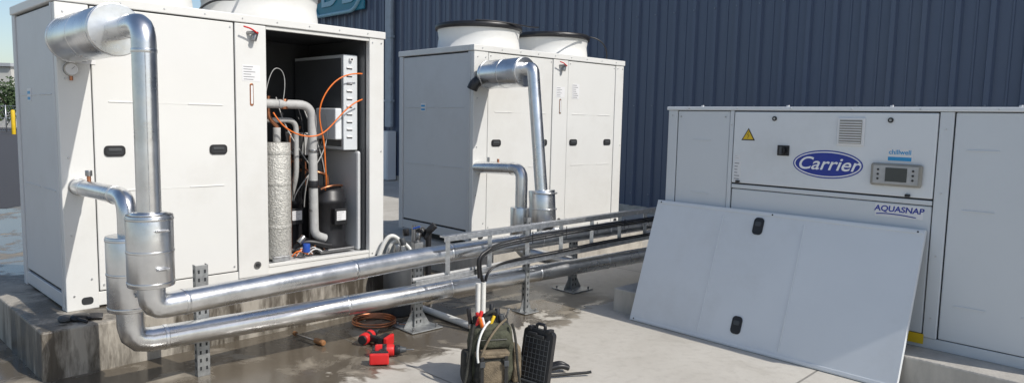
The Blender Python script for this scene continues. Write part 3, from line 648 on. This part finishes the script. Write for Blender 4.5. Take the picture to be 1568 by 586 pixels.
# ---------------------------------------------------------------- drills
def drill(x,y,yaw):
    g=group("cordless_drill",(x,y,.0),yaw)
    cyl(g,"motor_housing",(-.10,0,.045),(.03,0,.045),.040,'red',seg=24,bev=.01); cyl(g,"rear_cap",(-.115,0,.045),(-.099,0,.045),.033,'black',seg=24,bev=.005)
    cyl(g,"housing_band",(-.05,0,.045),(-.02,0,.045),.0415,'black',seg=24,bev=.002)
    cyl(g,"clutch_ring",(.03,0,.045),(.065,0,.045),.034,'black',seg=24,bev=.003); cyl(g,"chuck",(.065,0,.045),(.11,0,.045),.027,'greyplastic',r2=.014,seg=24)
    cyl(g,"bit",(.1,0,.045),(.16,0,.045),.004,'steelclip',seg=8)
    beam(g,"grip",(-.045,-.03,.045),(-.065,-.12,.045),.040,.050,'black',.012); box(g,"trigger",(-.02,-.005),(-.06,-.035),(.035,.055),'red',.004)
    box(g,"battery_pack",(-.12,-.005),(-.165,-.12),(.008,.085),'black',.012); box(g,"battery_base",(-.125,.0),(-.195,-.166),(.010,.082),'red',.008)
drill(-1.0,4.90,R(75)); drill(-.80,4.60,R(8))
SD=group("flange_tool",(-1.42,4.88,0),R(-38))
cyl(SD,"shaft",(-.17,0,.02),(.06,0,.02),.008,'steelclip',seg=10); cyl(SD,"grip",(.06,0,.022),(.16,0,.022),.02,'wood',seg=16,bev=.006); cyl(SD,"butt",(-.19,0,.022),(-.165,0,.022),.016,'wood',seg=14)
CC=group("copper_coil",(-1.05,5.34,0))
for k in range(5):
    r=.14+.008*(k%3)+.004*k; tube(CC,"turn",[(r*math.cos(t*math.pi/18)+.012*(k%2),r*.98*math.sin(t*math.pi/18)-.01*(k%3),.010+.008*k) for t in range(37)],.006,'copper',rad=0,res=2,cap=False)
tube(CC,"tail",[(.15,0,.01),(.22,-.05,.01),(.3,-.03,.01)],.006,'copper',smooth=True)
WG=group("work_gloves",(-2.68,4.28,.3),R(30))
blob(WG,"palm",(0,0,.022),(.06,.05,.022),'black',2.5,.9)
for k in range(4): tube(WG,"finger",[(.04,-.035+k*.023,.02),(.09,-.04+k*.026,.024),(.12,-.04+k*.028,.012)],.011,'black',smooth=True)
tube(WG,"thumb",[(-.01,-.04,.02),(.01,-.08,.022),(.04,-.095,.012)],.011,'black',smooth=True); blob(WG,"cuff",(-.08,.01,.02),(.04,.045,.02),'greyplastic',2.5,1)
# ---------------------------------------------------------------- background, left
DW=group("distant_warehouse",(-52,62,0),R(0))
box(DW,"walls",(-24,8),(0,18),(0,5.3),'shed',0); box(DW,"roof_edge",(-24.2,8.2),(-.3,18.2),(5.31,5.6),'roof',0)
for i in range(10): box(DW,"wall_panel_joint",(-23+i*3,-22.9+i*3),(-.05,-.005),(0,5.3),'roof',0)
box(DW,"roller_door",(2,6),(-.06,-.006),(0,3.8),'roof',0)
FN=group("chain_link_fence",(-44,50,0))
for i in range(14): cyl(FN,"fence_post",(-16+i*2.4,0,0),(-16+i*2.4,0,1.9),.04,'galv',seg=8,bev=0)
for z in (.1,1.0,1.85): beam(FN,"fence_rail",(-16,0,z),(15.2,0,z),.03,.03,'galv',0)
bm=bmesh.new()
for i in range(200):
    x=-16+i*.156
    bmesh.ops.create_cube(bm,size=1,matrix=Matrix.Translation((x,0,.97))@Matrix.Rotation(.5*(1 if i%2 else -1),4,'Y')@Matrix.Diagonal((.008,.008,2.0,1)))
obj_from_bm(bm,"mesh_wires",FN,'galv')
BO=group("safety_bollard",(-32.3,45.5,0)); cyl(BO,"post",(0,0,0),(0,0,1.5),.12,'yellow',seg=20); lathe(BO,"cap",[(.12,1.5),(.08,1.56),(.001,1.58)],'yellow')
def tree(x,y,h,r):
    g=group("tree",(x,y,0)); cyl(g,"trunk",(0,0,0),(.1,0,h*.6),.16,'bark',r2=.07,seg=10,bev=0)
    for i in range(6):
        t=i*1.05; cyl(g,"limb",(.05,0,h*.35),(r*.6*math.cos(t),r*.6*math.sin(t),h*.7),.06,'bark',r2=.02,seg=6,bev=0)
    bm=bmesh.new()
    cl=[(random.uniform(-r,r)*.7,random.uniform(-r,r)*.7,random.uniform(h*.35,h*.95),random.uniform(.35,.6)*r) for _ in range(16)]
    for cx,cy,cz,cr_ in cl:
        for _ in range(130):
            d=Vector((random.gauss(0,1),random.gauss(0,1),random.gauss(0,1))).normalized()*cr_*random.uniform(.5,1.05); s_=.13
            c_=Vector((cx,cy,cz))+d; u=Vector((random.gauss(0,1),random.gauss(0,1),random.gauss(0,1))).normalized()*s_; w=u.orthogonal().normalized()*s_
            bm.faces.new([bm.verts.new(c_+u),bm.verts.new(c_+w),bm.verts.new(c_-u*.6-w*.3)])
    obj_from_bm(bm,"crown",g,'leaf')
tree(-37.6,53.0,3.6,1.4); tree(-42.5,54.5,3.0,1.2)
# ---------------------------------------------------------------- light
az=math.atan2(-.52,.85); el=R(44)
sd=Vector((math.cos(az)*math.cos(el),math.sin(az)*math.cos(el),math.sin(el)))
sl=bpy.data.lights.new("sun",'SUN'); sl.energy=3.8; sl.angle=R(.5); sl.color=(1,.955,.89)
so=bpy.data.objects.new("sun",sl); so.rotation_euler=sd.to_track_quat('Z','Y').to_euler(); so.location=(10,-8,15); sc.collection.objects.link(so)
w=bpy.data.worlds.new("World"); sc.world=w; w.use_nodes=True; nt=w.node_tree
sk=nt.nodes.new("ShaderNodeTexSky"); sk.sky_type='NISHITA'; sk.sun_disc=False; sk.sun_elevation=el; sk.sun_rotation=math.pi/2-az; sk.dust_density=1.2
nt.links.new(sk.outputs[0],nt.nodes["Background"].inputs[0]); nt.nodes["Background"].inputs[1].default_value=.13
sc.view_settings.view_transform='Standard'; sc.view_settings.look='None'; sc.view_settings.exposure=0
# ---------------------------------------------------------------- camera
cd=bpy.data.cameras.new("camera"); co=bpy.data.objects.new("camera",cd); sc.collection.objects.link(co)
cd.sensor_width=36; cd.lens=1075.2/1568*36; cd.clip_end=2000; cd.clip_start=.05
co.matrix_world=Matrix.Translation((0,0,1.6))@Matrix.Rotation(R(90)-.1010,4,'X')@Matrix.Rotation(.0214,4,'Z')
sc.camera=co
